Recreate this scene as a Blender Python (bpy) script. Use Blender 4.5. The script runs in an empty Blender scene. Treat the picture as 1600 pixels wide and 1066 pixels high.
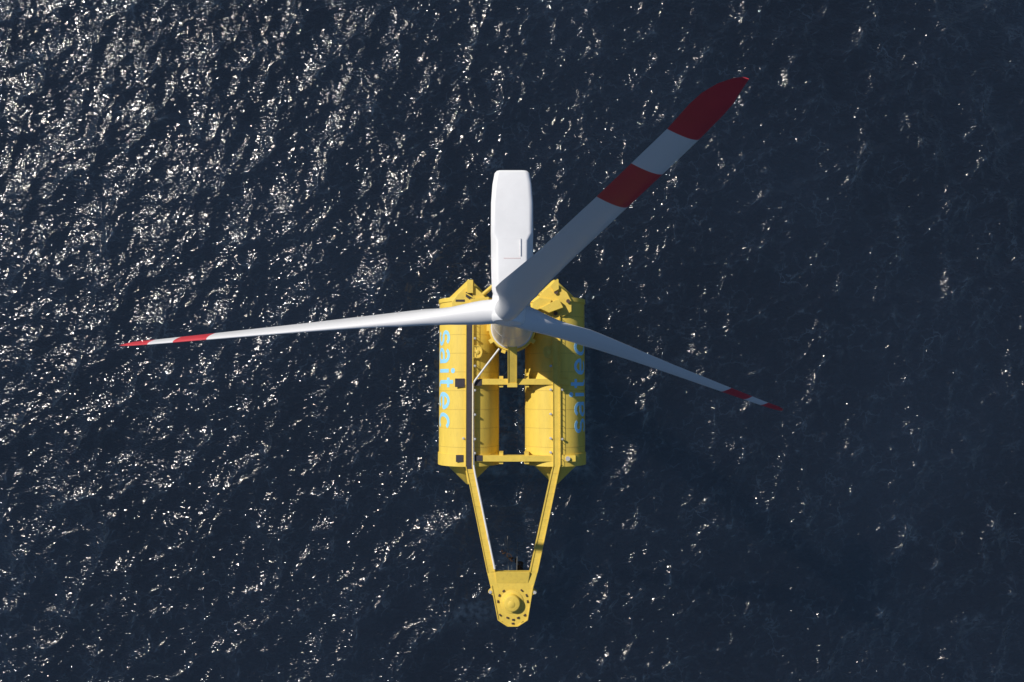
import bpy, bmesh, math, random
import numpy as np
from mathutils import Vector, Matrix

random.seed(4)
SC = bpy.context.scene
COL = SC.collection
R = math.radians

# ------------------------------------------------------------------ camera
TILT = R(3.5)            # the camera looks almost straight down, a little towards the stern
CAM_H = 138.0
F = 1150.0               # focal length in pixels of the 1600 px wide photograph
cam_data = bpy.data.cameras.new("camera")
cam_data.sensor_width = 36.0
cam_data.lens = 36.0 * F / 1600.0
cam_data.clip_start = 1.0
cam_data.clip_end = 12000.0
cam = bpy.data.objects.new("camera", cam_data)
COL.objects.link(cam)
cam.location = (0, 0, CAM_H)
cam.rotation_euler = (TILT, 0, 0)
SC.camera = cam

# ------------------------------------------------------------------ sky and sun
SUN = Vector((-1.0, 0.76, 1.08)).normalized()      # direction towards the sun
SUN_EL = math.asin(SUN.z)
world = bpy.data.worlds.new("World")
SC.world = world
world.use_nodes = True
wn = world.node_tree.nodes
wl = world.node_tree.links
wn.clear()
sky = wn.new("ShaderNodeTexSky")
sky.sky_type = 'NISHITA'
sky.sun_disc = False
sky.sun_elevation = SUN_EL
sky.sun_rotation = math.atan2(SUN.x, SUN.y)
sky.air_density = 1.0
sky.dust_density = 0.25
sky.ozone_density = 7.0
bg = wn.new("ShaderNodeBackground")
bg.inputs["Strength"].default_value = 0.068
wo = wn.new("ShaderNodeOutputWorld")
wl.new(sky.outputs[0], bg.inputs[0])
wl.new(bg.outputs[0], wo.inputs[0])

sun_data = bpy.data.lights.new("sun", 'SUN')
sun_data.energy = 4.2
sun_data.angle = R(0.53)
sun_data.color = (1.0, 0.94, 0.85)
sun = bpy.data.objects.new("sun", sun_data)
COL.objects.link(sun)
sun.location = SUN * 400
sun.rotation_euler = SUN.to_track_quat('Z', 'Y').to_euler()

SC.view_settings.view_transform = 'Standard'
SC.view_settings.look = 'None'
SC.view_settings.exposure = 0.0
SC.view_settings.gamma = 1.0
SC.view_settings.use_curve_mapping = False
SC.render.engine = 'CYCLES'
SC.cycles.use_denoising = True
SC.cycles.max_bounces = 6
SC.cycles.sample_clamp_direct = 0.0
SC.cycles.sample_clamp_indirect = 3.0
SC.cycles.caustics_reflective = False
SC.cycles.caustics_refractive = False


# ------------------------------------------------------------------ helpers
def W(px, py, z):
    """point at height z that stands where the photograph shows it"""
    x, y = (px - 800.0) / F, (533.0 - py) / F
    ca, sa = math.cos(TILT), math.sin(TILT)
    dy, dz = y * ca + sa, y * sa - ca
    t = (z - CAM_H) / dz
    return Vector((x * t, dy * t, z))


def link_mesh(name, bm, mat, parent=None, smooth=False, bevel=0.0):
    bmesh.ops.recalc_face_normals(bm, faces=bm.faces)
    me = bpy.data.meshes.new(name)
    bm.to_mesh(me)
    bm.free()
    me.materials.append(mat)
    if smooth:
        for p in me.polygons:
            p.use_smooth = True
    o = bpy.data.objects.new(name, me)
    COL.objects.link(o)
    if parent is not None:
        o.parent = parent
        o.matrix_parent_inverse = Matrix.Identity(4)
    if smooth:
        m = o.modifiers.new("edges", 'EDGE_SPLIT')
        m.split_angle = R(38)
    if bevel > 0:
        b = o.modifiers.new("bevel", 'BEVEL')
        b.width = bevel
        b.segments = 2
        b.limit_method = 'ANGLE'
        b.angle_limit = R(40)
    return o


def prism(bm, pts, z0, z1):
    """closed prism from an outline of (x, y)"""
    lo = [bm.verts.new((p[0], p[1], z0)) for p in pts]
    hi = [bm.verts.new((p[0], p[1], z1)) for p in pts]
    n = len(pts)
    bm.faces.new(hi)
    bm.faces.new(list(reversed(lo)))
    for i in range(n):
        bm.faces.new((lo[i], lo[(i + 1) % n], hi[(i + 1) % n], hi[i]))


def box(bm, x0, x1, y0, y1, z0, z1):
    prism(bm, [(x0, y0), (x1, y0), (x1, y1), (x0, y1)], z0, z1)


def bar(bm, a, b, width, z0, z1):
    """straight horizontal bar from a to b"""
    a, b = Vector(a[:2]), Vector(b[:2])
    d = (b - a).normalized()
    s = Vector((-d.y, d.x)) * width * 0.5
    prism(bm, [a - s, b - s, b + s, a + s], z0, z1)


def pxpoly(pts, z):
    return [W(p[0], p[1], z).to_2d() for p in pts]


def tube(bm, path, r, n=10):
    rings = []
    path = [Vector(p) for p in path]
    for i, p in enumerate(path):
        d = (path[min(i + 1, len(path) - 1)] - path[max(i - 1, 0)]).normalized()
        up = Vector((0, 0, 1)) if abs(d.z) < 0.9 else Vector((1, 0, 0))
        s = d.cross(up).normalized()
        u = s.cross(d).normalized()
        rings.append([bm.verts.new(p + (s * math.cos(t) + u * math.sin(t)) * r)
                      for t in [2 * math.pi * k / n for k in range(n)]])
    for a, b in zip(rings, rings[1:]):
        for k in range(n):
            bm.faces.new((a[k], a[(k + 1) % n], b[(k + 1) % n], b[k]))
    bm.faces.new(list(reversed(rings[0])))
    bm.faces.new(rings[-1])


def lathe(bm, prof, n=48, origin=(0, 0, 0), axis='Z'):
    """profile of (radius, height) round an axis; closed at both ends"""
    o = Vector(origin)
    rings = []
    for r, h in prof:
        ring = []
        for k in range(n):
            t = 2 * math.pi * k / n
            c, s = math.cos(t) * r, math.sin(t) * r
            v = {'Z': (c, s, h), 'Y': (c, h, s)}[axis]
            ring.append(bm.verts.new(o + Vector(v)))
        rings.append(ring)
    for a, b in zip(rings, rings[1:]):
        for k in range(n):
            bm.faces.new((a[k], a[(k + 1) % n], b[(k + 1) % n], b[k]))
    bm.faces.new(list(reversed(rings[0])))
    bm.faces.new(rings[-1])


def empty(name, loc, label, cat):
    o = bpy.data.objects.new(name, None)
    o.location = loc
    COL.objects.link(o)
    o["label"] = label
    o["category"] = cat
    return o


# ------------------------------------------------------------------ materials
def new_mat(name):
    m = bpy.data.materials.new(name)
    m.use_nodes = True
    return m, m.node_tree.nodes, m.node_tree.links, m.node_tree.nodes["Principled BSDF"]


def paint(name, col, rough=0.45, vary=0.10, grime=(0.0, (0, 0, 0)), scale=0.35, spec=0.5, bump=0.0, streak=(1, 1, 1)):
    m, n, l, p = new_mat(name)
    tc = n.new("ShaderNodeTexCoord")
    mp = n.new("ShaderNodeMapping")
    mp.inputs["Scale"].default_value = streak
    l.new(tc.outputs["Object"], mp.inputs[0])
    a = n.new("ShaderNodeTexNoise")
    a.inputs["Scale"].default_value = scale
    a.inputs["Detail"].default_value = 6
    a.inputs["Roughness"].default_value = 0.62
    l.new(mp.outputs[0], a.inputs["Vector"])
    ramp = n.new("ShaderNodeValToRGB")
    lo = tuple(c * (1 - vary) for c in col) + (1,)
    hi = tuple(min(1, c * (1 + vary * 0.6)) for c in col) + (1,)
    ramp.color_ramp.elements[0].position = 0.3
    ramp.color_ramp.elements[0].color = lo
    ramp.color_ramp.elements[1].position = 0.7
    ramp.color_ramp.elements[1].color = hi
    l.new(a.outputs["Fac"], ramp.inputs[0])
    out = ramp.outputs[0]
    if grime[0] > 0:
        b = n.new("ShaderNodeTexNoise")
        b.inputs["Scale"].default_value = scale * 3.1
        b.inputs["Detail"].default_value = 8
        b.inputs["Roughness"].default_value = 0.7
        l.new(mp.outputs[0], b.inputs["Vector"])
        r2 = n.new("ShaderNodeMapRange")
        r2.inputs[1].default_value = 0.52
        r2.inputs[2].default_value = 0.78
        r2.inputs[4].default_value = grime[0]
        l.new(b.outputs["Fac"], r2.inputs[0])
        mx = n.new("ShaderNodeMix")
        mx.data_type = 'RGBA'
        l.new(r2.outputs[0], mx.inputs[0])
        l.new(out, mx.inputs[6])
        mx.inputs[7].default_value = tuple(grime[1]) + (1,)
        out = mx.outputs[2]
    l.new(out, p.inputs["Base Color"])
    rr = n.new("ShaderNodeMapRange")
    rr.inputs[3].default_value = max(0.05, rough - 0.08)
    rr.inputs[4].default_value = min(1, rough + 0.1)
    l.new(a.outputs["Fac"], rr.inputs[0])
    l.new(rr.outputs[0], p.inputs["Roughness"])
    p.inputs["Specular IOR Level"].default_value = spec
    if bump > 0:
        bp = n.new("ShaderNodeBump")
        bp.inputs["Strength"].default_value = bump
        bp.inputs["Distance"].default_value = 0.05
        l.new(a.outputs["Fac"], bp.inputs["Height"])
        l.new(bp.outputs[0], p.inputs["Normal"])
    return m


M_YELLOW = paint("yellow_marine_paint", (0.80, 0.575, 0.095), 0.5, 0.10, (0.5, (0.46, 0.31, 0.09)), 0.6, 0.4)
M_HULL = paint("yellow_hull_paint", (0.81, 0.585, 0.095), 0.5, 0.07, (0.38, (0.48, 0.34, 0.09)), 0.45, 0.4, 0.04, (2.4, 0.45, 0.6))
M_WHITE = paint("white_gelcoat", (0.84, 0.84, 0.84), 0.38, 0.04, (0.08, (0.55, 0.54, 0.52)), 0.5, 0.4)
M_BLADE = paint("blade_gelcoat", (0.71, 0.71, 0.715), 0.42, 0.05, (0.14, (0.52, 0.50, 0.47)), 0.35, 0.4, 0.0, (0.12, 1.0, 1.0))
M_SEAM = paint("grimy_weld", (0.66, 0.47, 0.09), 0.6, 0.12, (0.5, (0.38, 0.24, 0.07)), 1.2, 0.3)
M_TOWER = paint("tower_paint", (0.70, 0.675, 0.64), 0.32, 0.04, (0.06, (0.5, 0.48, 0.45)), 0.3, 0.5)
M_RED = paint("red_band_paint", (0.58, 0.05, 0.065), 0.42, 0.08, (0.08, (0.45, 0.1, 0.1)), 0.8, 0.4)
M_DARK = paint("dark_grating", (0.055, 0.05, 0.058), 0.7, 0.25, (0.3, (0.09, 0.08, 0.07)), 2.5, 0.3)
M_PIPE = paint("white_pipe", (0.78, 0.77, 0.74), 0.45, 0.06, (0.2, (0.5, 0.45, 0.38)), 1.5, 0.4)
M_STEEL = paint("galvanised_steel", (0.5, 0.49, 0.47), 0.5, 0.15, (0.3, (0.3, 0.22, 0.15)), 3.0, 0.5)
M_BOLT = paint("dark_bolt", (0.09, 0.06, 0.05), 0.6, 0.2, (0.3, (0.16, 0.08, 0.04)), 4.0, 0.4)
M_LETTER = paint("light_blue_lettering", (0.30, 0.66, 0.94), 0.5, 0.06, (0.4, (0.46, 0.56, 0.45)), 1.4, 0.4)
M_LINE = paint("grey_seam", (0.60, 0.60, 0.62), 0.5, 0.1, (0.0, (0, 0, 0)), 2.0, 0.4)
M_ROPE = paint("grey_rope", (0.22, 0.21, 0.19), 0.8, 0.2, (0.3, (0.12, 0.1, 0.08)), 4.0, 0.2)
M_REFLECTION = paint("reflection_brown", (0.075, 0.036, 0.014), 0.75, 0.35, (0.6, (0.02, 0.016, 0.012)), 3.0, 0.3)
M_PINK = paint("faded_red_mark", (0.76, 0.63, 0.62), 0.5, 0.1, (0.0, (0, 0, 0)), 2.0, 0.4)


def water_material():
    m, n, l, p = new_mat("sea_water")
    tc = n.new("ShaderNodeTexCoord")
    # body colour: deep navy with broad slow changes
    big = n.new("ShaderNodeTexNoise")
    big.inputs["Scale"].default_value = 0.02
    big.inputs["Detail"].default_value = 4
    l.new(tc.outputs["Object"], big.inputs["Vector"])
    ramp = n.new("ShaderNodeValToRGB")
    ramp.color_ramp.elements[0].position = 0.35
    ramp.color_ramp.elements[0].color = (0.0106, 0.0162, 0.0262, 1)
    ramp.color_ramp.elements[1].position = 0.68
    ramp.color_ramp.elements[1].color = (0.0132, 0.0208, 0.0345, 1)
    l.new(big.outputs["Fac"], ramp.inputs[0])
    # thin webs of old foam
    warp = n.new("ShaderNodeTexNoise")
    warp.inputs["Scale"].default_value = 0.5
    warp.inputs["Detail"].default_value = 5
    l.new(tc.outputs["Object"], warp.inputs["Vector"])
    add = n.new("ShaderNodeMix")
    add.data_type = 'RGBA'
    add.blend_type = 'ADD'
    add.inputs[0].default_value = 1.0
    sc = n.new("ShaderNodeVectorMath")
    sc.operation = 'SCALE'
    sc.inputs["Scale"].default_value = 4.0
    l.new(warp.outputs["Color"], sc.inputs[0])
    va = n.new("ShaderNodeVectorMath")
    va.operation = 'ADD'
    l.new(tc.outputs["Object"], va.inputs[0])
    l.new(sc.outputs[0], va.inputs[1])
    vor = n.new("ShaderNodeTexVoronoi")
    vor.feature = 'DISTANCE_TO_EDGE'
    vor.inputs["Scale"].default_value = 0.30
    l.new(va.outputs[0], vor.inputs["Vector"])
    mr = n.new("ShaderNodeMapRange")
    mr.inputs[1].default_value = 0.0
    mr.inputs[2].default_value = 0.05
    mr.inputs[3].default_value = 1.0
    mr.inputs[4].default_value = 0.0
    l.new(vor.outputs["Distance"], mr.inputs[0])
    patch = n.new("ShaderNodeTexNoise")
    patch.inputs["Scale"].default_value = 0.16
    patch.inputs["Detail"].default_value = 5
    patch.inputs["Roughness"].default_value = 0.65
    l.new(tc.outputs["Object"], patch.inputs["Vector"])
    pr = n.new("ShaderNodeMapRange")
    pr.inputs[1].default_value = 0.48
    pr.inputs[2].default_value = 0.72
    pr.inputs[4].default_value = 0.34
    l.new(patch.outputs["Fac"], pr.inputs[0])
    mul = n.new("ShaderNodeMath")
    mul.operation = 'MULTIPLY'
    l.new(mr.outputs[0], mul.inputs[0])
    l.new(pr.outputs[0], mul.inputs[1])
    mix = n.new("ShaderNodeMix")
    mix.data_type = 'RGBA'
    # steepest crests painted paler for sky reflection, and a little wash by the bow
    at = n.new("ShaderNodeAttribute")
    at.attribute_name = "crest"
    brk = n.new("ShaderNodeTexNoise")
    brk.inputs["Scale"].default_value = 0.9
    brk.inputs["Detail"].default_value = 5
    l.new(tc.outputs["Object"], brk.inputs["Vector"])
    br = n.new("ShaderNodeMapRange")
    br.inputs[1].default_value = 0.38
    br.inputs[2].default_value = 0.66
    br.inputs[4].default_value = 0.75
    l.new(brk.outputs["Fac"], br.inputs[0])
    cm = n.new("ShaderNodeMath")
    cm.operation = 'MULTIPLY'
    l.new(at.outputs["Fac"], cm.inputs[0])
    l.new(br.outputs[0], cm.inputs[1])
    mxm = n.new("ShaderNodeMath")
    mxm.operation = 'MAXIMUM'
    l.new(cm.outputs[0], mxm.inputs[0])
    l.new(mul.outputs[0], mxm.inputs[1])
    l.new(mxm.outputs[0], mix.inputs[0])
    l.new(ramp.outputs[0], mix.inputs[6])
    mix.inputs[7].default_value = (0.058, 0.094, 0.145, 1)
    l.new(mix.outputs[2], p.inputs["Base Color"])
    p.inputs["IOR"].default_value = 1.333
    p.inputs["Roughness"].default_value = 0.095
    # light scattered up from depth spreads sideways, so shadows on the water stay faint
    p.subsurface_method = 'BURLEY'
    p.inputs["Subsurface Weight"].default_value = 0.92
    p.inputs["Subsurface Radius"].default_value = (0.5, 0.85, 1.0)
    p.inputs["Subsurface Scale"].default_value = 250.0
    # ripples finer than the mesh
    mp = n.new("ShaderNodeMapping")
    mp.inputs["Rotation"].default_value = (0, 0, R(38))
    mp.inputs["Scale"].default_value = (0.75, 1.25, 1)
    l.new(tc.outputs["Object"], mp.inputs[0])
    rip = n.new("ShaderNodeTexNoise")
    rip.inputs["Scale"].default_value = 1.5
    rip.inputs["Detail"].default_value = 1.5
    rip.inputs["Roughness"].default_value = 0.55
    l.new(mp.outputs[0], rip.inputs["Vector"])
    b = n.new("ShaderNodeBump")
    b.inputs["Strength"].default_value = 1.0
    b.inputs["Distance"].default_value = 0.27
    gust = n.new("ShaderNodeTexNoise")               # ripples come in steep little patches
    gust.inputs["Scale"].default_value = 0.6
    gust.inputs["Detail"].default_value = 3
    gust.inputs["Roughness"].default_value = 0.6
    l.new(mp.outputs[0], gust.inputs["Vector"])
    gr = n.new("ShaderNodeMapRange")
    gr.inputs[1].default_value = 0.45
    gr.inputs[2].default_value = 0.78
    gr.inputs[3].default_value = 0.75
    gr.inputs[4].default_value = 2.6
    l.new(gust.outputs["Fac"], gr.inputs[0])
    cen = n.new("ShaderNodeMath")
    cen.operation = 'SUBTRACT'
    l.new(rip.outputs["Fac"], cen.inputs[0])
    cen.inputs[1].default_value = 0.5
    am = n.new("ShaderNodeMath")
    am.operation = 'MULTIPLY'
    l.new(cen.outputs[0], am.inputs[0])
    l.new(gr.outputs[0], am.inputs[1])
    wide = n.new("ShaderNodeTexNoise")               # lulls and cat's paws
    wide.inputs["Scale"].default_value = 0.035
    wide.inputs["Detail"].default_value = 3
    l.new(mp.outputs[0], wide.inputs["Vector"])
    wr = n.new("ShaderNodeMapRange")
    wr.inputs[1].default_value = 0.32
    wr.inputs[2].default_value = 0.68
    wr.inputs[3].default_value = 0.85
    wr.inputs[4].default_value = 1.2
    l.new(wide.outputs["Fac"], wr.inputs[0])
    am2 = n.new("ShaderNodeMath")
    am2.operation = 'MULTIPLY'
    l.new(am.outputs[0], am2.inputs[0])
    l.new(wr.outputs[0], am2.inputs[1])
    l.new(am2.outputs[0], b.inputs["Height"])
    l.new(b.outputs[0], p.inputs["Normal"])
    return m


M_WATER = water_material()


# ------------------------------------------------------------------ the sea
def build_sea():
    LX, LY = 246.0, 186.0
    NX, NY = 1080, 816
    CX, CY = 0.0, 8.0
    rng = np.random.default_rng(11)
    kx = 2 * np.pi * np.fft.fftfreq(NX, LX / NX)[None, :]
    ky = 2 * np.pi * np.fft.fftfreq(NY, LY / NY)[:, None]
    k = np.sqrt(kx * kx + ky * ky)
    k[0, 0] = 1.0
    wind = np.array([0.80, -0.60])
    cosw = (kx * wind[0] + ky * wind[1]) / k
    kp = 2 * np.pi / 13.0
    spec = k ** -4.1 * np.exp(-0.9 * (kp / k) ** 2) * (0.30 + 0.70 * cosw ** 2) * np.where(cosw < 0, 0.45, 1.0)
    spec = spec * np.exp(-(k * 0.11) ** 2)
    spec[0, 0] = 0
    g = rng.normal(size=(NY, NX)) + 1j * rng.normal(size=(NY, NX))
    A = np.sqrt(spec) * g
    h = np.fft.ifft2(A)
    sx = np.fft.ifft2(1j * kx * A).real
    sy = np.fft.ifft2(1j * ky * A).real
    mss = (sx ** 2 + sy ** 2).mean()
    f = math.sqrt(0.084 / mss)
    h = h.real * f
    chop = 1.2
    dx = np.fft.ifft2(-1j * kx / k * A).real * f * chop
    dy = np.fft.ifft2(-1j * ky / k * A).real * f * chop
    # where the surface bunches up into sharp crests
    jxx = np.fft.ifft2(kx * kx / k * A).real * f * chop
    jyy = np.fft.ifft2(ky * ky / k * A).real * f * chop
    jxy = np.fft.ifft2(kx * ky / k * A).real * f * chop
    jac = (1 - jxx) * (1 - jyy) - jxy * jxy
    crest = np.clip((0.66 - jac) / 0.66, 0, 1) ** 1.2
    gx = (np.arange(NX) / (NX - 1) - 0.5) * LX
    gy = (np.arange(NY) / (NY - 1) - 0.5) * LY
    X, Y = np.meshgrid(gx, gy)
    edge = np.clip(np.minimum(LX / 2 - np.abs(X), LY / 2 - np.abs(Y)) / 6.0, 0, 1)
    edge = edge * edge * (3 - 2 * edge)
    # a little wash where the floats and the bow work in the sea
    XX, YY = X + CX, Y + CY
    inside = np.minimum(6.2 - np.abs(np.abs(XX) - 7.94), np.minimum(YY + 15.6, 16.8 - YY))
    wash = 0.42 * np.exp(-(inside / 0.9) ** 2)
    wash = np.maximum(wash, 0.55 * np.exp(-((XX + 7.5 - (YY + 41.5) * 0.8) / 4.5) ** 2 - ((YY + 41.5) / 2.2) ** 2))
    wash = np.maximum(wash, 0.40 * np.exp(-(XX / 3.0) ** 2 - ((YY + 33) / 3.5) ** 2))
    crest = np.maximum(crest, wash)
    co = np.stack([X + CX - dx * edge, Y + CY - dy * edge, h * edge], -1).reshape(-1, 3)
    idx = np.arange(NX * NY).reshape(NY, NX)
    q = np.stack([idx[:-1, :-1], idx[:-1, 1:], idx[1:, 1:], idx[1:, :-1]], -1).reshape(-1, 4)
    # the same sheet carries on, calm, to the horizon
    B = 6000.0
    far = np.array([(-B, -B, 0), (B, -B, 0), (B, B, 0), (-B, B, 0)])
    n0 = len(co)
    inn = [idx[0, 0], idx[0, -1], idx[-1, -1], idx[-1, 0]]
    q = np.concatenate([q, [(n0 + i, n0 + (i + 1) % 4, inn[(i + 1) % 4], inn[i]) for i in range(4)]]).astype(np.int32)
    co = np.concatenate([co, far]).astype(np.float32)
    crest = np.concatenate([(crest * edge).ravel(), np.zeros(4)]).astype(np.float32)
    me = bpy.data.meshes.new("sea")
    me.vertices.add(len(co))
    me.vertices.foreach_set("co", co.ravel())
    me.loops.add(q.size)
    me.loops.foreach_set("vertex_index", q.ravel())
    me.polygons.add(len(q))
    me.polygons.foreach_set("loop_start", np.arange(0, q.size, 4, dtype=np.int32))
    me.polygons.foreach_set("loop_total", np.full(len(q), 4, dtype=np.int32))
    sm = np.ones(len(q), dtype=bool)
    sm[-4:] = False
    me.polygons.foreach_set("use_smooth", sm)
    me.update(calc_edges=True)
    a = me.attributes.new("crest", 'FLOAT', 'POINT')
    a.data.foreach_set("value", crest)
    me.materials.append(M_WATER)
    o = bpy.data.objects.new("sea", me)
    COL.objects.link(o)
    o["kind"] = "structure"
    o["label"] = "dark navy choppy sea glittering in the sun"
    print("crest share", float((crest > 0.05).mean()), float((crest > 0.3).mean()))
    print("wave height rms", float(h.std()))


build_sea()

# ------------------------------------------------------------------ floating platform
HULL_R, HULL_Z, HULL_X = 5.53, 1.2, 7.94
HULL_TOP = HULL_Z + HULL_R
Y_STERN = W(800, 470, HULL_Z).y
Y_BOW = W(800, 724, HULL_Z).y
ZB = 7.0                                            # top of the deck beams
plat = empty("floating_platform", (0, 0, 0),
             "yellow twin hull floating platform with bow arms lying on the dark sea", "floating platform")


def ring_band(bm, x, y0, y1, r, n=72):
    lathe(bm, [(r - 0.3, y0), (r, y0), (r, y1), (r - 0.3, y1)], n, (x, 0, HULL_Z), 'Y')


# lettering drawn as strokes on a flat (u along the word, v up the letter), x-height 1
def arc(cx, cy, rx, ry, a0, a1, n=18):
    return [(cx + rx * math.cos(R(a0 + (a1 - a0) * i / n)), cy + ry * math.sin(R(a0 + (a1 - a0) * i / n))) for i in range(n + 1)]


def seg(a, b, n=8):
    return [(a[0] + (b[0] - a[0]) * i / n, a[1] + (b[1] - a[1]) * i / n) for i in range(n + 1)]


GLYPH = {
    's': (0.74, [arc(0.36, 0.74, 0.29, 0.25, 28, 250, 16) + arc(0.36, 0.26, 0.31, 0.26, 80, -155, 16)]),
    'a': (0.86, [arc(0.37, 0.68, 0.31, 0.31, 150, 0, 12) + seg((0.68, 0.62), (0.68, 0.0), 6),
                 seg((0.68, 0.55), (0.42, 0.55), 4) + arc(0.36, 0.275, 0.30, 0.275, 90, 270, 14) + arc(0.40, 0.30, 0.28, 0.30, 270, 345, 6)]),
    'i': (0.34, [seg((0.15, 0.0), (0.15, 1.0), 8)]),
    't': (0.58, [seg((0.22, 1.32), (0.22, 0.25), 8) + arc(0.42, 0.23, 0.20, 0.23, 180, 285, 8), seg((0.0, 0.97), (0.50, 0.97), 4)]),
    'e': (0.90, [seg((0.10, 0.52), (0.80, 0.52), 6) + arc(0.45, 0.5, 0.36, 0.49, 2, 318, 24)]),
    'c': (0.86, [arc(0.46, 0.5, 0.37, 0.49, 45, 315, 22)]),
}


def ribbon(bm, pts, width, place):
    """a flat stroke, subdivided across, laid on the hull by place(u, v, lift)"""
    rows = []
    P = [Vector(p) for p in pts]
    for i, p in enumerate(P):
        d = (P[min(i + 1, len(P) - 1)] - P[max(i - 1, 0)])
        if d.length < 1e-6:
            d = Vector((1, 0))
        d.normalize()
        s = Vector((-d.y, d.x)) * width * 0.5
        rows.append([p - s, p - s * 0.33, p + s * 0.33, p + s])
    top = [[bm.verts.new(place(q.x, q.y, 0.03)) for q in r] for r in rows]
    bot = [[bm.verts.new(place(q.x, q.y, -0.02)) for q in r] for r in rows]
    for i in range(len(rows) - 1):
        for j in range(3):
            bm.faces.new((top[i][j], top[i + 1][j], top[i + 1][j + 1], top[i][j + 1]))
        bm.faces.new((bot[i][0], bot[i + 1][0], top[i + 1][0], top[i][0]))
        bm.faces.new((top[i][3], top[i + 1][3], bot[i + 1][3], bot[i][3]))
    for i in (0, len(rows) - 1):
        bm.faces.new((bot[i][0], bot[i][1], bot[i][2], bot[i][3], top[i][3], top[i][2], top[i][1], top[i][0]))


def disc(bm, c, r, place, n=18):
    ctr = bm.verts.new(place(c[0], c[1], 0.03))
    t = [bm.verts.new(place(c[0] + r * math.cos(2 * math.pi * i / n), c[1] + r * math.sin(2 * math.pi * i / n), 0.03)) for i in range(n)]
    b = [bm.verts.new(place(c[0] + r * math.cos(2 * math.pi * i / n), c[1] + r * math.sin(2 * math.pi * i / n), -0.02)) for i in range(n)]
    for i in range(n):
        bm.faces.new((ctr, t[i], t[(i + 1) % n]))
        bm.faces.new((t[i], b[i], b[(i + 1) % n], t[(i + 1) % n]))


def lettering(hull, side, y_start, y_end):
    """the word runs along the hull; letters stand on the outer flank with their tops towards the deck"""
    word = "saitec"
    gap = 0.17
    total = sum(GLYPH[ch][0] for ch in word) + gap * (len(word) - 1)
    s = abs(y_end - y_start) / total
    sgn = 1 if y_end > y_start else -1
    hv = 3.1                                        # x-height along the flank, metres
    ang0 = R(70.5)                                   # foot line, measured from the top of the hull
    u0 = 0.0
    for ch in word:
        w, strokes = GLYPH[ch]

        def place(u, v, lift, u0=u0):
            a = ang0 - v * hv / HULL_R
            rr = HULL_R + lift
            return Vector((side * (HULL_X + rr * math.sin(a)), y_start + sgn * (u0 + u) * s, HULL_Z + rr * math.cos(a)))
        bm = bmesh.new()
        for k, st in enumerate(strokes):
            off = 0.008 * k
            ribbon(bm, st, 0.19, lambda u, v, lift, off=off: place(u, v, lift + off))
        if ch == 'i':
            disc(bm, (0.15, 1.31), 0.135, place)
        link_mesh("letter", bm, M_LETTER, hull)
        u0 += w + gap


hulls = {}
for side in (-1, 1):
    bm = bmesh.new()
    lathe(bm, [(4.2, Y_BOW), (HULL_R - 0.06, Y_BOW), (HULL_R, Y_BOW + 0.06), (HULL_R, Y_STERN - 0.06), (HULL_R - 0.06, Y_STERN), (4.2, Y_STERN)],
          96, (side * HULL_X, 0, HULL_Z), 'Y')
    hull = link_mesh("hull", bm, M_HULL, plat, smooth=True)
    hulls[side] = hull
    for (yb, yt) in ((Y_BOW + 0.002, Y_BOW - 3.9), (Y_STERN - 0.002, Y_STERN + 3.9)):
        bm = bmesh.new()
        lathe(bm, [(4.25, yb), (4.15, yb + (yt - yb) * 0.03), (0.55, yt - (yt - yb) * 0.06), (0.2, yt)], 64, (side * HULL_X, 0, HULL_Z), 'Y')
        link_mesh("end_cone", bm, M_HULL, hull, smooth=True)
    for (a, b) in ((Y_BOW - 0.03, Y_BOW + 2.1), (Y_STERN - 0.7, Y_STERN + 0.03)):
        bm = bmesh.new()
        ring_band(bm, side * HULL_X, a, b, HULL_R + 0.16)
        link_mesh("end_collar", bm, M_HULL, hull, smooth=True)
    ny = 9
    for i in range(1, ny):                           # welded joints between the hull cans
        y = Y_BOW + (Y_STERN - Y_BOW) * i / ny
        bm = bmesh.new()
        ring_band(bm, side * HULL_X, y - 0.05, y + 0.05, HULL_R + 0.025)
        link_mesh("weld_seam", bm, M_SEAM, hull, smooth=True)
lettering(hulls[-1], -1, W(700, 517, 5).y, W(700, 671, 5).y)
lettering(hulls[1], 1, W(900, 676, 5).y, W(900, 531, 5).y)

# longitudinal deck beams on the crown of each hull, with raised edge lips
BEAM = {-1: (727.5, 739.0), 1: (863.5, 875.0)}
beams = {}
for side in (-1, 1):
    xa, xb = W(BEAM[side][0], 600, ZB).x, W(BEAM[side][1], 600, ZB).x
    ya, yb = W(800, 729, ZB).y, W(800, 493, ZB).y
    bm = bmesh.new()
    box(bm, xa, xb, ya, yb, HULL_TOP - 0.6, ZB)
    b = link_mesh("deck_beam", bm, M_YELLOW, plat)
    beams[side] = b
    for (u, v) in ((xa, xa + 0.13), (xb - 0.13, xb)):
        bm = bmesh.new()
        box(bm, u, v, ya, yb, ZB - 0.01, ZB + 0.16)
        link_mesh("edge_lip", bm, M_YELLOW, b)
    bm = bmesh.new()                                 # light hand rail on the starboard edge
    n = 26
    for i in range(n + 1):
        y = ya + 0.4 + (yb - ya - 0.8) * i / n
        box(bm, xb + 0.02, xb + 0.09, y - 0.03, y + 0.03, ZB - 0.3, ZB + 0.5)
    box(bm, xb + 0.025, xb + 0.085, ya + 0.4, yb - 0.4, ZB + 0.5, ZB + 0.53)
    link_mesh("hand_rail", bm, M_YELLOW, b)["kind"] = "stuff"
    if side == -1:
        bm = bmesh.new()
        box(bm, xa + 0.15, xb - 0.15, ya + 0.03, yb - 0.2, ZB, ZB + 0.09)
        g = link_mesh("walkway_grating", bm, M_DARK, b)
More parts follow.
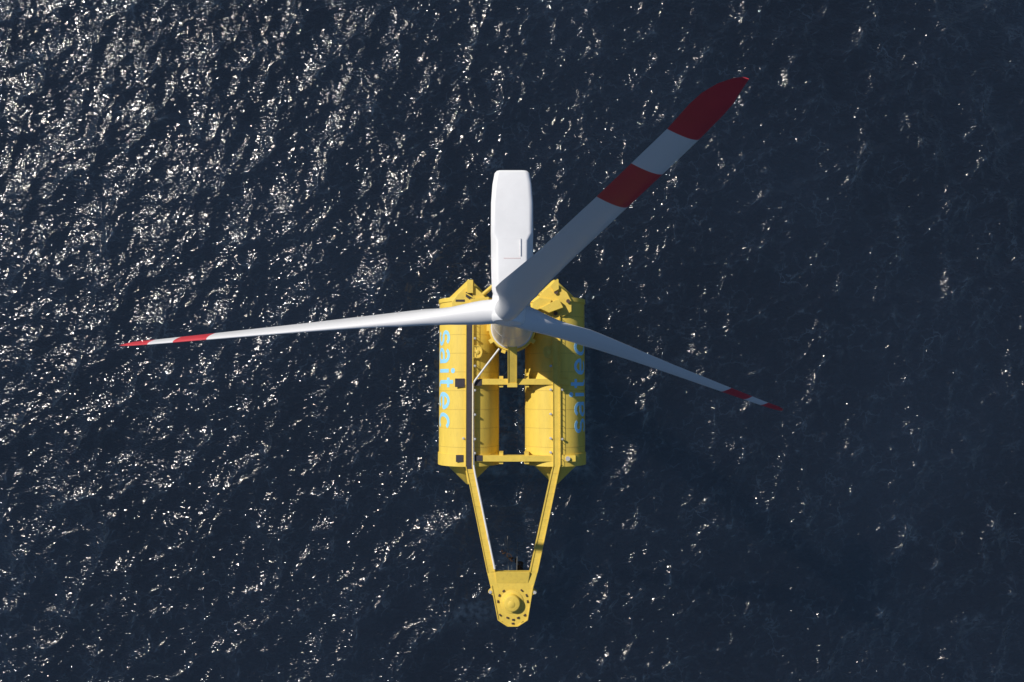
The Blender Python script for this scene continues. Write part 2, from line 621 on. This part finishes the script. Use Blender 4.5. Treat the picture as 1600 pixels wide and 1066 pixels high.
# dark grating carried a little way on to the port arm
# bow arms
arm_px = {-1: [(727.5, 729), (739.0, 729), (773.8, 893.5), (761.0, 894.5)],
          1: [(863.5, 729), (875.0, 729), (840.0, 894.5), (827.6, 893.5)]}
for side in (-1, 1):
    q = pxpoly(arm_px[side], ZB)
    if side == -1:
        o0, i0, i1, o1 = q[0], q[1], q[2], q[3]
    else:
        i0, o0, o1, i1 = q[0], q[1], q[2], q[3]
    bm = bmesh.new()
    prism(bm, [o0, i0, i1, o1], ZB - 1.5, ZB - 0.004)
    arm = link_mesh("bow_arm", bm, M_YELLOW, plat)
    for (a, b) in ((o0, o1), (i0, i1)):
        mid0, mid1 = (o0 + i0) / 2, (o1 + i1) / 2
        sa = (mid0 - a).normalized() * 0.07
        bm = bmesh.new()
        bar(bm, a + sa, b + sa, 0.14, ZB - 0.03, ZB + 0.15)
        link_mesh("edge_lip", bm, M_YELLOW, arm)
    bm = bmesh.new()
    for k in range(1, 16):                           # transverse stiffeners between the lips
        t = k / 16
        a, b = o0.lerp(o1, t), i0.lerp(i1, t)
        d = (b - a).normalized() * 0.16
        bar(bm, a + d, b - d, 0.10, ZB - 0.02, ZB + 0.05)
    link_mesh("arm_stiffener", bm, M_YELLOW, arm)["kind"] = "stuff"
    # gusset fairing the arm into the hull end
    bm = bmesh.new()
    cx = (o0.x + i0.x) / 2
    prism(bm, [(cx - 0.9, Y_BOW - 0.05), (cx + 0.9, Y_BOW - 0.05), (cx + 0.35, Y_BOW - 3.2), (cx - 0.35, Y_BOW - 3.2)], 4.2, ZB - 1.52)
    link_mesh("arm_gusset", bm, M_YELLOW, arm)
    if side == -1:
        bm = bmesh.new()
        a = o0.lerp(o1, 0.0)
        pts = [o0.lerp(i0, 0.16), o0.lerp(i0, 0.80), o0.lerp(o1, 0.022).lerp(i0.lerp(i1, 0.022), 0.80), o0.lerp(o1, 0.022).lerp(i0.lerp(i1, 0.022), 0.16)]
        prism(bm, pts, ZB - 0.02, ZB + 0.088)
        link_mesh("walkway_grating", bm, M_DARK, arm)

# bow plate and mooring turret
bow_outline = [(761, 894.5), (840, 894.5), (834.6, 914), (833, 922), (839, 926), (831, 931), (824.2, 969.6), (816.5, 971.5),
               (809, 979), (793, 979), (785, 971.5), (778, 969.6), (770.6, 931), (762.5, 926), (767.5, 921), (765.7, 914)]
bm = bmesh.new()
prism(bm, pxpoly(bow_outline, ZB), ZB - 1.5, ZB)
bow = link_mesh("bow_plate", bm, M_YELLOW, plat, bevel=0.05)
bm = bmesh.new()                                     # sloping apron between the arms
e = pxpoly([(774, 895.5), (827.5, 895.5), (825, 911), (776, 911)], ZB)
lo = [bm.verts.new((p.x, p.y, ZB - 0.1)) for p in e]
hi = [bm.verts.new((p.x, p.y, ZB + (0.40 if i < 2 else 0.05))) for i, p in enumerate(e)]
bm.faces.new(hi)
for i in range(4):
    bm.faces.new((lo[i], lo[(i + 1) % 4], hi[(i + 1) % 4], hi[i]))
link_mesh("apron_plate", bm, M_YELLOW, bow)
bm = bmesh.new()
e = pxpoly([(774, 893.6), (827.4, 893.6), (827.2, 895.4), (774.2, 895.4)], ZB)
prism(bm, e, ZB - 0.5, ZB + 0.46)
link_mesh("edge_lip", bm, M_YELLOW, bow)
for a, b in (((778.3, 968.5), (793.2, 978.2)), ((793.2, 978.2), (808.8, 978.2)), ((808.8, 978.2), (824, 968.5)),
             ((768, 915), (778.3, 968.5)), ((832.8, 915), (824, 968.5))):
    bm = bmesh.new()
    bar(bm, W(*a, ZB), W(*b, ZB), 0.16, ZB - 0.02, ZB + 0.16)
    link_mesh("edge_lip", bm, M_YELLOW, bow)
tc_ = W(799.8, 940.5, ZB)
bm = bmesh.new()
lathe(bm, [(2.0, ZB - 0.02), (2.0, ZB + 0.10), (1.92, ZB + 0.14)], 40, (tc_.x, tc_.y, 0))
link_mesh("turret_flange", bm, M_YELLOW, bow, smooth=True)
bm = bmesh.new()
lathe(bm, [(1.45, ZB + 0.12), (1.42, ZB + 0.95), (1.34, ZB + 1.12), (1.14, ZB + 1.2)], 40, (tc_.x, tc_.y, 0))
link_mesh("turret_cap", bm, M_YELLOW, bow, smooth=True)
bm = bmesh.new()
lathe(bm, [(0.62, ZB + 1.19), (0.62, ZB + 1.24), (0.58, ZB + 1.27)], 24, (tc_.x - 0.1, tc_.y - 0.1, 0))
link_mesh("turret_lid", bm, M_YELLOW, bow, smooth=True)
bm = bmesh.new()
lathe(bm, [(2.0, -6.0), (2.0, 4.4), (2.5, 6.2)], 40, (tc_.x, tc_.y, 0))
link_mesh("turret_column", bm, M_YELLOW, bow, smooth=True)
ZA = (260, 420), (195, 487), (175, 580), (210, 785), (320, 825), (405, 855), (400, 912), (480, 825), (580, 785), (622, 580), (607, 487), (535, 412), (140, 640), (640, 650)
bolt_me = None
for (zx, zy) in ZA[:12]:
    p = W(760 + zx / 9.69, 880 + zy / 9.69, ZB)
    ang = math.atan2(p.y - tc_.y, p.x - tc_.x)
    if bolt_me is None:
        bm = bmesh.new()
        box(bm, -0.22, 0.22, -0.13, 0.13, 0.0, 0.16)
        box(bm, -0.09, 0.09, -0.09, 0.09, 0.16, 0.3)
        o = link_mesh("bolt", bm, M_BOLT, bow)
        bolt_me = o
    else:
        o = bolt_me.copy()
        COL.objects.link(o)
    o.location = (p.x, p.y, ZB)
    o.rotation_euler = (0, 0, ang + math.pi / 2)
for (px, py, s) in ((766, 925, -1), (835.5, 925.5, 1)):
    p = W(px, py, ZB)
    bm = bmesh.new()
    lathe(bm, [(0.22, ZB - 0.3), (0.22, ZB + 0.1), (0.28, ZB + 0.12), (0.28, ZB + 0.2)], 16, (p.x, p.y, 0))
    link_mesh("fairlead", bm, M_STEEL, bow, smooth=True)

# two slack ropes from the bow; added brown links imitate its reflection in water
for (xt, xb_, yb_) in ((794.5, 793.0, 838), (807.5, 808.5, 846)):
    a, c = W(xt, 896, ZB - 1.0), W(xb_, yb_, -0.6)
    pts = []
    for k in range(13):
        t = k / 12
        p = a.lerp(c, t)
        p.z -= 2.4 * t * (1 - t)
        pts.append(p)
    bm = bmesh.new()
    tube(bm, pts, 0.05, 6)
    link_mesh("mooring_rope", bm, M_ROPE, plat, smooth=True)
bm = bmesh.new()
for k in range(24):
    t = k / 23
    p = W(803 + 14 * math.sin(t * 5.2) * (0.4 + t), 900 - 44 * t, 3.4 - 4.6 * t ** 0.5 + 0.3 * math.sin(t * 9))
    tilt = Matrix.Rotation(0.5 + k * 0.9, 4, 'Z') @ Matrix.Rotation(k * math.pi / 2, 4, 'Y')
    loop = [Matrix.Translation(p) @ tilt @ Vector((0.62 * math.cos(u), 0.36 * math.sin(u), 0)) for u in [2 * math.pi * i / 9 for i in range(10)]]
    tube(bm, loop, 0.11, 6)
link_mesh("reflection_links", bm, M_REFLECTION, plat, smooth=True)["kind"] = "stuff"

# crossbeams
ZX = 6.84
for (pya, pyb, xl, xr, pads) in ((712.0, 721.5, 713.0, 899.0, ((713, 724.5, 711, 722), (740.5, 754, 711.5, 720.5))),
                                 (592.0, 601.3, 711.0, 889.5, ((711, 726, 591.5, 605), (740.5, 752.5, 592.5, 603)))):
    y0, y1 = W(800, pyb, ZX).y, W(800, pya, ZX).y
    bm = bmesh.new()
    box(bm, W(xl + 2, 600, ZX).x, W(xr, 600, ZX).x, y0, y1, 5.2, ZX)
    cb = link_mesh("cross_beam", bm, M_YELLOW, plat, bevel=0.04)
    for (a, b, c, d) in pads:
        bm = bmesh.new()
        box(bm, W(a, 600, ZX).x, W(b, 600, ZX).x, W(800, d, ZX).y, W(800, c, ZX).y, ZX + 0.004, ZX + 0.10)
        link_mesh("grating_pad", bm, M_DARK, cb)
    for px in (783, 823.5):                          # seat brackets on the inner flank of the hulls
        x = W(px, 600, ZX).x
        bm = bmesh.new()
        box(bm, x - 0.35, x + 0.35, y0 - 0.45, y1 + 0.5, 3.2, ZX - 0.35)
        link_mesh("seat_bracket", bm, M_YELLOW, cb)
    if pya > 700:
        p = W(887, 716.5, ZX)
        bm = bmesh.new()
        lathe(bm, [(0.33, ZX), (0.33, ZX + 0.35), (0.42, ZX + 0.37), (0.42, ZX + 0.45)], 16, (p.x, p.y, 0))
        link_mesh("mooring_post", bm, M_STEEL, cb, smooth=True)

# girder from the tower foot to the middle crossbeam
ZC = 7.05
Z_HI = 10.6
x0, x1 = W(793.3, 600, ZC).x, W(807.7, 600, ZC).x
ylo, yhi = W(800, 598.3, ZC).y, W(800, 545, Z_HI).y + 0.6


def sloped(bm, xa, xb, lift0, lift1):
    v = [bm.verts.new(p) for p in ((xa, ylo, ZC + lift0), (xb, ylo, ZC + lift0), (xb, yhi, Z_HI + lift0), (xa, yhi, Z_HI + lift0),
                                   (xa, ylo, ZC + lift1), (xb, ylo, ZC + lift1), (xb, yhi, Z_HI + lift1), (xa, yhi, Z_HI + lift1))]
    for f in ((0, 3, 2, 1), (4, 5, 6, 7), (0, 1, 5, 4), (1, 2, 6, 5), (2, 3, 7, 6), (3, 0, 4, 7)):
        bm.faces.new([v[k] for k in f])


bm = bmesh.new()
sloped(bm, x0, x1, -1.5, 0.0)
cg = link_mesh("sloping_girder", bm, M_YELLOW, plat)
bm = bmesh.new()
box(bm, W(792.7, 600, ZC).x, W(808.3, 600, ZC).x, W(800, 605.3, ZC).y, ylo, 5.3, ZC + 0.10)
link_mesh("girder_cap", bm, M_YELLOW, cg, bevel=0.04)
for (xa, xb) in ((x0, x0 + 0.14), (x1 - 0.14, x1)):
    bm = bmesh.new()
    sloped(bm, xa, xb, -0.02, 0.14)
    link_mesh("edge_lip", bm, M_YELLOW, cg)

# tower foot: transition ring carried on two more crossbeams
TW = W(800, 512, 9.0)                                # tower axis
TWX, TWY = 0.0, TW.y
for dy in (0.2, 3.0):
    bm = bmesh.new()
    box(bm, -HULL_X + 2.2, HULL_X - 2.2, TWY + dy - 0.6, TWY + dy + 0.6, 3.4, 5.6)
    link_mesh("cross_beam", bm, M_YELLOW, plat, bevel=0.04)
bm = bmesh.new()
lathe(bm, [(4.15, 4.6), (4.15, 7.6), (3.95, 8.3), (4.05, 8.32), (4.05, 8.55), (3.7, 8.56)], 72, (TWX, TWY, 0))
ring = link_mesh("transition_ring", bm, M_YELLOW, plat, smooth=True)
for a in (212, 250, 328, 150, 30):
    ca, sa = math.cos(R(a)), math.sin(R(a))
    bm = bmesh.new()
    bar(bm, (TWX + ca * 3.85, TWY + sa * 3.85), (TWX + ca * 4.7, TWY + sa * 4.7), 0.75, 7.3, 8.3)
    link_mesh("ring_bracket", bm, M_YELLOW, ring)

# small half-round landings on the inner side of each deck beam
for side in (-1, 1):
    x0 = W(739 if side == -1 else 863.5, 600, ZB).x
    c = W(800, 550, 6.95)
    pts = [(x0, c.y + 1.05)] + [(x0 - side * (0.85 + 0.72 * math.cos(R(t))), c.y + 1.05 * math.sin(R(t))) for t in range(80, -81, -20)] + [(x0, c.y - 1.05)]
    bm = bmesh.new()
    prism(bm, pts, 5.6, 6.9)
    ld = link_mesh("side_landing", bm, M_YELLOW, beams[side])
    bm = bmesh.new()
    for a, b in zip(pts, pts[1:]):
        bar(bm, a, b, 0.16, 6.89, 7.05)
    link_mesh("landing_rim", bm, M_YELLOW, beams[side])
    bm = bmesh.new()
    lathe(bm, [(0.42, 6.89), (0.40, 7.05), (0.25, 7.13)], 20, (x0 - side * 0.75, c.y, 0))
    link_mesh("landing_hatch", bm, M_YELLOW, beams[side], smooth=True)

# bollards along the beams
boll = None
for (px, py) in ((742, 572), (742, 610), (742, 648), (742, 686), (742, 708), (724.3, 685), (742, 529),
                 (860.6, 572), (860.6, 609), (860.6, 647), (860.6, 685), (860.6, 707), (878.2, 686), (878.2, 609)):
    p = W(px, py, 6.9)
    if boll is None:
        bm = bmesh.new()
        lathe(bm, [(0.24, -1.0), (0.24, 0.06), (0.13, 0.10), (0.13, 0.62), (0.22, 0.66), (0.22, 0.80), (0.16, 0.84)], 14)
        o = link_mesh("bollard", bm, M_STEEL, plat, smooth=True)
        boll = o
    else:
        o = boll.copy()
        COL.objects.link(o)
    o.location = (p.x, p.y, 6.55)

# white service pipe: from the tower foot across to the port beam, along it and down the arm
pp = [W(780, 545, 8.1), W(760, 571, 7.6), W(742, 595, 7.3), W(739.6, 600, 7.26), W(739.3, 606, 7.25), W(739.6, 690, 7.25), W(739.9, 726, 7.25),
      W(742.2, 740, 7.25), W(757.5, 814, 7.25), W(773, 889, 7.25)]
bm = bmesh.new()
tube(bm, pp, 0.17)
pipe = link_mesh("service_pipe", bm, M_PIPE, plat, smooth=True)

# stern decks, fins and lockers
ZD = 6.95
left_deck = [(706, 472), (716, 459), (729, 446.5), (740, 446.5), (753, 458), (762, 470), (762, 486), (750, 494), (718, 494), (706, 486)]
right_deck = [(838, 470), (845, 459), (857.5, 447.5), (873, 447), (886, 457), (893, 471), (893, 487), (880.5, 494.5), (850, 495), (838, 486)]
decks = []
for pts in (left_deck, right_deck):
    bm = bmesh.new()
    prism(bm, pxpoly(pts, ZD), 4.6, ZD)
    decks.append(link_mesh("stern_deck", bm, M_YELLOW, plat, bevel=0.06))
bm = bmesh.new()
prism(bm, pxpoly([(730, 437.5), (739, 437.5), (739, 458), (730, 458)], 7.3), 3.0, 7.5)
link_mesh("stern_fin", bm, M_YELLOW, decks[0])
bm = bmesh.new()
prism(bm, pxpoly([(870.5, 436.0), (872.5, 437), (873, 452), (866, 456), (860, 447)], 7.3), 3.0, 7.5)
link_mesh("stern_fin", bm, M_YELLOW, decks[1])
bm = bmesh.new()
prism(bm, pxpoly([(728, 456.5), (736, 456.5), (740, 466), (734, 468.5), (728, 464)], ZD), ZD + 0.004, ZD + 0.08)
link_mesh("grating_pad", bm, M_DARK, decks[0])
bm = bmesh.new()
prism(bm, pxpoly([(712, 468.2), (726, 468.2), (726, 471.5), (712, 471.5)], ZD), ZD + 0.004, ZD + 0.08)
link_mesh("grating_pad", bm, M_DARK, decks[0])
bm = bmesh.new()
bar(bm, W(728, 458.5, 7.6), W(741, 466, 7.6), 0.2, ZD, ZD + 0.7)
link_mesh("guard_rail", bm, M_YELLOW, decks[0])
bm = bmesh.new()
prism(bm, pxpoly([(735, 467), (764, 464), (764, 480), (735, 480)], 7.6), ZD - 0.01, 7.6)
link_mesh("deck_locker", bm, M_YELLOW, decks[0], bevel=0.05)
bm = bmesh.new()
prism(bm, pxpoly([(832, 472), (842, 465.5), (862, 468), (859, 477), (840, 484), (832, 482)], 7.9), 6.2, 7.9)
link_mesh("deck_locker", bm, M_YELLOW, decks[1], bevel=0.05)
bm = bmesh.new()
prism(bm, pxpoly([(843, 482), (867.5, 469.5), (873.5, 467.5), (880, 480.5), (858, 488.5)], 8.3), ZD - 0.01, 8.3)
link_mesh("deck_locker", bm, M_YELLOW, decks[1], bevel=0.05)
for (px, py) in ((868.5, 457), (887.5, 471), (868, 490)):
    p = W(px, py, ZD)
    bm = bmesh.new()
    lathe(bm, [(0.26, ZD), (0.26, ZD + 0.3), (0.36, ZD + 0.32), (0.36, ZD + 0.42)], 14, (p.x, p.y, 0))
    link_mesh("mooring_post", bm, M_BOLT, decks[1], smooth=True)
for (a, b) in (((748, 466), (790, 430)), ((852, 466), (811, 430))):
    bm = bmesh.new()
    tube(bm, [W(*a, 6.6), W(*b, 6.4)], 0.36, 12)
    link_mesh("stern_brace", bm, M_YELLOW, plat, smooth=True)
bm = bmesh.new()
c = W(800, 428, 6.0)
lathe(bm, [(1.1, 5.0), (1.1, 6.7), (1.0, 6.8)], 24, (c.x, c.y, 0))
link_mesh("brace_node", bm, M_YELLOW, plat, smooth=True)

# ------------------------------------------------------------------ wind turbine
turb = empty("wind_turbine", (TWX, TWY, 8.55),
             "white wind turbine with red banded blades standing on the yellow platform", "wind turbine")
T0 = Vector((TWX, TWY, 8.55))


def local(o):
    """children are modelled in world space; hang them on the turbine's foot"""
    o.location = o.location - T0
    return o


CAMROT = Matrix.Rotation(TILT, 3, 'X')
L = 48.0
D = L / 0.69
hub_c = CAMROT @ Vector(((790.1 - 800) / F * D, (533 - 485.3) / F * D, -D)) + Vector((0, 0, CAM_H))
n_ax = (CAMROT @ Vector((0.076, 0.978, -0.194))).normalized()     # from the rotor back to the nacelle
e_x = n_ax.cross(Vector((0, 0, 1))).normalized()
e_z = e_x.cross(n_ax).normalized()
# phases are measured against the camera frame's own plane
cx_ = (CAMROT @ Vector((0.997, -0.077, 0.0))).normalized()
cz_ = (CAMROT @ Vector((0.015, 0.193, 0.981))).normalized()
HZ = hub_c.z
print("hub", tuple(hub_c))

ZT = HZ - 2.0
prof = [(3.55, 8.56), (3.74, 8.57), (3.74, 8.80), (3.55, 8.81)]
for i in range(1, 25):
    t = i / 24
    prof.append((3.55 + (1.62 - 3.55) * t, 8.81 + (ZT - 8.81) * t))
bm = bmesh.new()
lathe(bm, prof, 72, (TWX, TWY, 0))
tower = local(link_mesh("tower", bm, M_TOWER, turb, smooth=True))
for t in (0.28, 0.56, 0.8):
    z = 8.81 + (ZT - 8.81) * t
    r = 3.55 + (1.62 - 3.55) * t
    bm = bmesh.new()
    lathe(bm, [(r - 0.1, z - 0.08), (r + 0.025, z - 0.08), (r + 0.025, z + 0.08), (r - 0.1, z + 0.08)], 72, (TWX, TWY, 0))
    link_mesh("section_joint", bm, M_TOWER, tower, smooth=True)
bm = bmesh.new()
lathe(bm, [(1.62, ZT - 0.002), (1.95, ZT + 0.05), (1.95, ZT + 0.5), (1.7, ZT + 0.55)], 48, (TWX, TWY, 0))
local(link_mesh("yaw_bearing", bm, M_TOWER, turb, smooth=True))

# nacelle: rounded rear body, narrower shouldered front
NZT = HZ + 1.75
NZB = HZ - 1.75


def nac_section(w, zt, zb, cw, cd, r):
    """outline of half width w; upper corners cut cw wide and cd deep, every corner rounded with r"""
    pts = [(-w, zb), (w, zb), (w, zt - cd), (w - cw, zt), (-w + cw, zt), (-w, zt - cd)]
    out = []
    m = len(pts)
    for i in range(m):
        p0, p1, p2 = Vector(pts[i - 1]), Vector(pts[i]), Vector(pts[(i + 1) % m])
        ra = min(r, (p0 - p1).length * 0.45, (p2 - p1).length * 0.45)
        a = p1 + (p0 - p1).normalized() * ra
        b = p1 + (p2 - p1).normalized() * ra
        for k in range(5):
            t = k / 4
            out.append((a * (1 - t) ** 2 + p1 * 2 * t * (1 - t) + b * t * t))
    return out


yR = W(800, 265.5, NZT - 0.5).y
yS = W(800, 370, NZT).y
yF = W(800, 461, NZT - 0.6).y
secs = []
ln = yR - yF
for (y, w, zt, zb, cw, cd, r) in (
        (yR, 1.32, NZT - 0.62, NZB + 1.1, 0.3, 0.25, 0.34), (yR - 0.07, 1.49, NZT - 0.42, NZB + 0.9, 0.3, 0.25, 0.34),
        (yR - 0.32, 1.64, NZT - 0.22, NZB + 0.7, 0.3, 0.22, 0.34),
        (yR - 1.4, 1.83, NZT - 0.08, NZB + 0.35, 0.3, 0.22, 0.36), (yR - 3.2, 1.96, NZT, NZB, 0.3, 0.22, 0.36),
        (yS + 0.35, 1.98, NZT, NZB, 0.3, 0.22, 0.34),
        (yS - 0.35, 1.98, NZT, NZB, 0.60, 1.0, 0.16), (yF + 2.4, 1.96, NZT, NZB, 0.60, 1.0, 0.16),
        (yF + 0.6, 1.90, NZT - 0.12, NZB + 0.1, 0.60, 0.95, 0.2), (yF, 1.70, NZT - 0.35, NZB + 0.3, 0.5, 0.8, 0.3)):
    secs.append([Vector((p.x, y, p.y)) for p in nac_section(w, zt, zb, cw, cd, r)])
bm = bmesh.new()
rows = [[bm.verts.new(p) for p in s] for s in secs]
for a, b in zip(rows, rows[1:]):
    m = len(a)
    for i in range(m):
        bm.faces.new((a[i], a[(i + 1) % m], b[(i + 1) % m], b[i]))
bm.faces.new(rows[0])
bm.faces.new(list(reversed(rows[-1])))
nac = local(link_mesh("nacelle", bm, M_WHITE, turb, smooth=True))
nac.modifiers["edges"].split_angle = R(28)
bm = bmesh.new()                                     # hatch frame on the roof
xa = W(813.5, 385, NZT).x
box(bm, xa - 0.035, xa + 0.035, W(800, 400, NZT).y, W(800, 373, NZT).y, NZT - 0.03, NZT + 0.10)
link_mesh("roof_rail", bm, M_LINE, nac)
bm = bmesh.new()
box(bm, W(787, 385, NZT).x, xa - 0.02, W(800, 404.3, NZT).y, W(800, 403, NZT).y, NZT - 0.03, NZT + 0.02)
link_mesh("hatch_edge", bm, M_PINK, nac)
for (px0, px1, py0, py1) in ((787, 812, 372.5, 373.2),):
    bm = bmesh.new()
    box(bm, W(px0, 385, NZT).x, W(px1, 385, NZT).x, W(800, py1, NZT).y, W(800, py0, NZT).y, NZT - 0.03, NZT + 0.012)
    link_mesh("hatch_edge", bm, M_WHITE, nac)

# hub
HUBR = 1.62
bm = bmesh.new()
lathe(bm, [(1.15, 1.9), (1.55, 1.75), (HUBR, 1.2), (HUBR, -0.75), (1.52, -1.05), (1.32, -1.22), (0.4, -1.25)], 48, (0, 0, 0), 'Y')
rot_hub = Matrix(((e_x.x, n_ax.x, e_z.x), (e_x.y, n_ax.y, e_z.y), (e_x.z, n_ax.z, e_z.z))).to_4x4()
hub = link_mesh("hub", bm, M_WHITE, turb, smooth=True)
hub_shift = Vector((0.25, 0, 0))
hub.matrix_basis = Matrix.Translation(hub_c + hub_shift - T0) @ rot_hub

# blades: axes x along the span, y towards the trailing edge, z upwind
R1, R2, R3 = 0.906, 0.828, 0.729
TAB = [  # r, chord, thickness/chord, twist, share of chord ahead of the axis
    (0.000, 2.35, 1.00, 0.22, 0.50), (0.05, 2.33, 1.00, 0.18, 0.50), (0.08, 2.36, 0.88, 0.17, 0.47), (0.12, 2.62, 0.62, 0.16, 0.40),
    (0.16, 3.05, 0.45, 0.145, 0.33), (0.19, 3.30, 0.385, 0.14, 0.30), (0.205, 3.30, 0.37, 0.14, 0.30), (0.225, 3.26, 0.36, 0.14, 0.30), (0.26, 3.10, 0.32, 0.14, 0.29), (0.36, 2.66, 0.26, 0.15, 0.29), (0.48, 2.18, 0.22, 0.16, 0.30),
    (0.60, 1.92, 0.21, 0.16, 0.31), (0.729, 1.60, 0.20, 0.165, 0.32), (0.828, 1.43, 0.195, 0.155, 0.33), (0.906, 1.27, 0.19, 0.145, 0.33),
    (0.95, 1.24, 0.18, 0.14, 0.28), (0.968, 1.13, 0.17, 0.135, 0.25), (0.985, 0.80, 0.15, 0.13, 0.17), (0.996, 0.45, 0.15, 0.13, 0.12), (1.0, 0.22, 0.15, 0.13, 0.10)]
CONE = 0.075


def blade_at(r):
    for a, b in zip(TAB, TAB[1:]):
        if a[0] <= r <= b[0]:
            t = (r - a[0]) / (b[0] - a[0])
            return [u + (v - u) * t for u, v in zip(a, b)]
    return list(TAB[-1])


def blade_ring(r, n=36):
    _, ch, tc2, be, fr = blade_at(r)
    out = []
    w_air = min(1, max(0, (r - 0.05) / 0.11))
    w_air = w_air * w_air * (3 - 2 * w_air)
    for k in range(n):
        th = 2 * math.pi * k / n
        x = 0.5 * (1 + math.cos(th))                 # 1 at the trailing edge, 0 at the nose
        yc = 0.5 * math.sin(th)
        tk = 10.0 * (0.2969 * math.sqrt(max(x, 0)) - 0.126 * x - 0.3516 * x * x + 0.2843 * x ** 3 - 0.1015 * x ** 4)
        ya = (tk if math.sin(th) >= 0 else -tk) * 0.5
        y = yc * (1 - w_air) + ya * w_air
        c = (x - fr) * ch
        m = y * tc2 * ch
        u, v = c * math.cos(be) + m * math.sin(be), -c * math.sin(be) + m * math.cos(be)
        out.append(Vector((r * L, u, v + CONE * r * L)))
    return out


def blade_shell(r0, r1, close0, close1):
    bm = bmesh.new()
    knots = sorted(set([r0, r1] + [t[0] for t in TAB if r0 < t[0] < r1] + list(np.linspace(r0, r1, max(3, int((r1 - r0) * 60))))))
    rows = [[bm.verts.new(p) for p in blade_ring(r)] for r in knots]
    n = len(rows[0])
    for a, b in zip(rows, rows[1:]):
        for i in range(n):
            bm.faces.new((a[i], a[(i + 1) % n], b[(i + 1) % n], b[i]))
    if close0:
        bm.faces.new(rows[0])
    if close1:
        bm.faces.new(list(reversed(rows[-1])))
    return bm


def merge(a, b):
    me = bpy.data.meshes.new("tmp")
    b.to_mesh(me)
    a.from_mesh(me)
    bpy.data.meshes.remove(me)
    b.free()
    return a


first = None
A0 = 1.417
PITCH_LEFT = 0.52                                    # this blade stands a little more feathered
for a, pitch in ((A0, 0.0), (A0 + 2 * math.pi / 3, PITCH_LEFT), (A0 - 2 * math.pi / 3, 0.0)):
    d = cx_ * math.cos(a) + cz_ * math.sin(a)
    t = -cx_ * math.sin(a) + cz_ * math.cos(a)
    up = d.cross(t)
    mat = Matrix(((d.x, t.x, up.x), (d.y, t.y, up.y), (d.z, t.z, up.z))).to_4x4()
    if first is None:
        bl = link_mesh("blade", merge(blade_shell(0.0, R3, True, False), blade_shell(R2, R1, False, False)), M_BLADE, turb, smooth=True)
        kids = [link_mesh("red_band", blade_shell(R3, R2, False, False), M_RED, bl, smooth=True),
                link_mesh("red_band", blade_shell(R1, 1.0, False, True), M_RED, bl, smooth=True)]
        first = (bl, kids)
    else:
        bl = first[0].copy()
        COL.objects.link(bl)
        for c in first[1]:
            c2 = c.copy()
            COL.objects.link(c2)
            c2.parent = bl
    bl.matrix_basis = Matrix.Translation(hub_c - T0) @ mat @ Matrix.Rotation(-math.atan(CONE), 4, 'Y') @ Matrix.Rotation(-pitch, 4, 'X') @ Matrix.Rotation(math.atan(CONE), 4, 'Y')
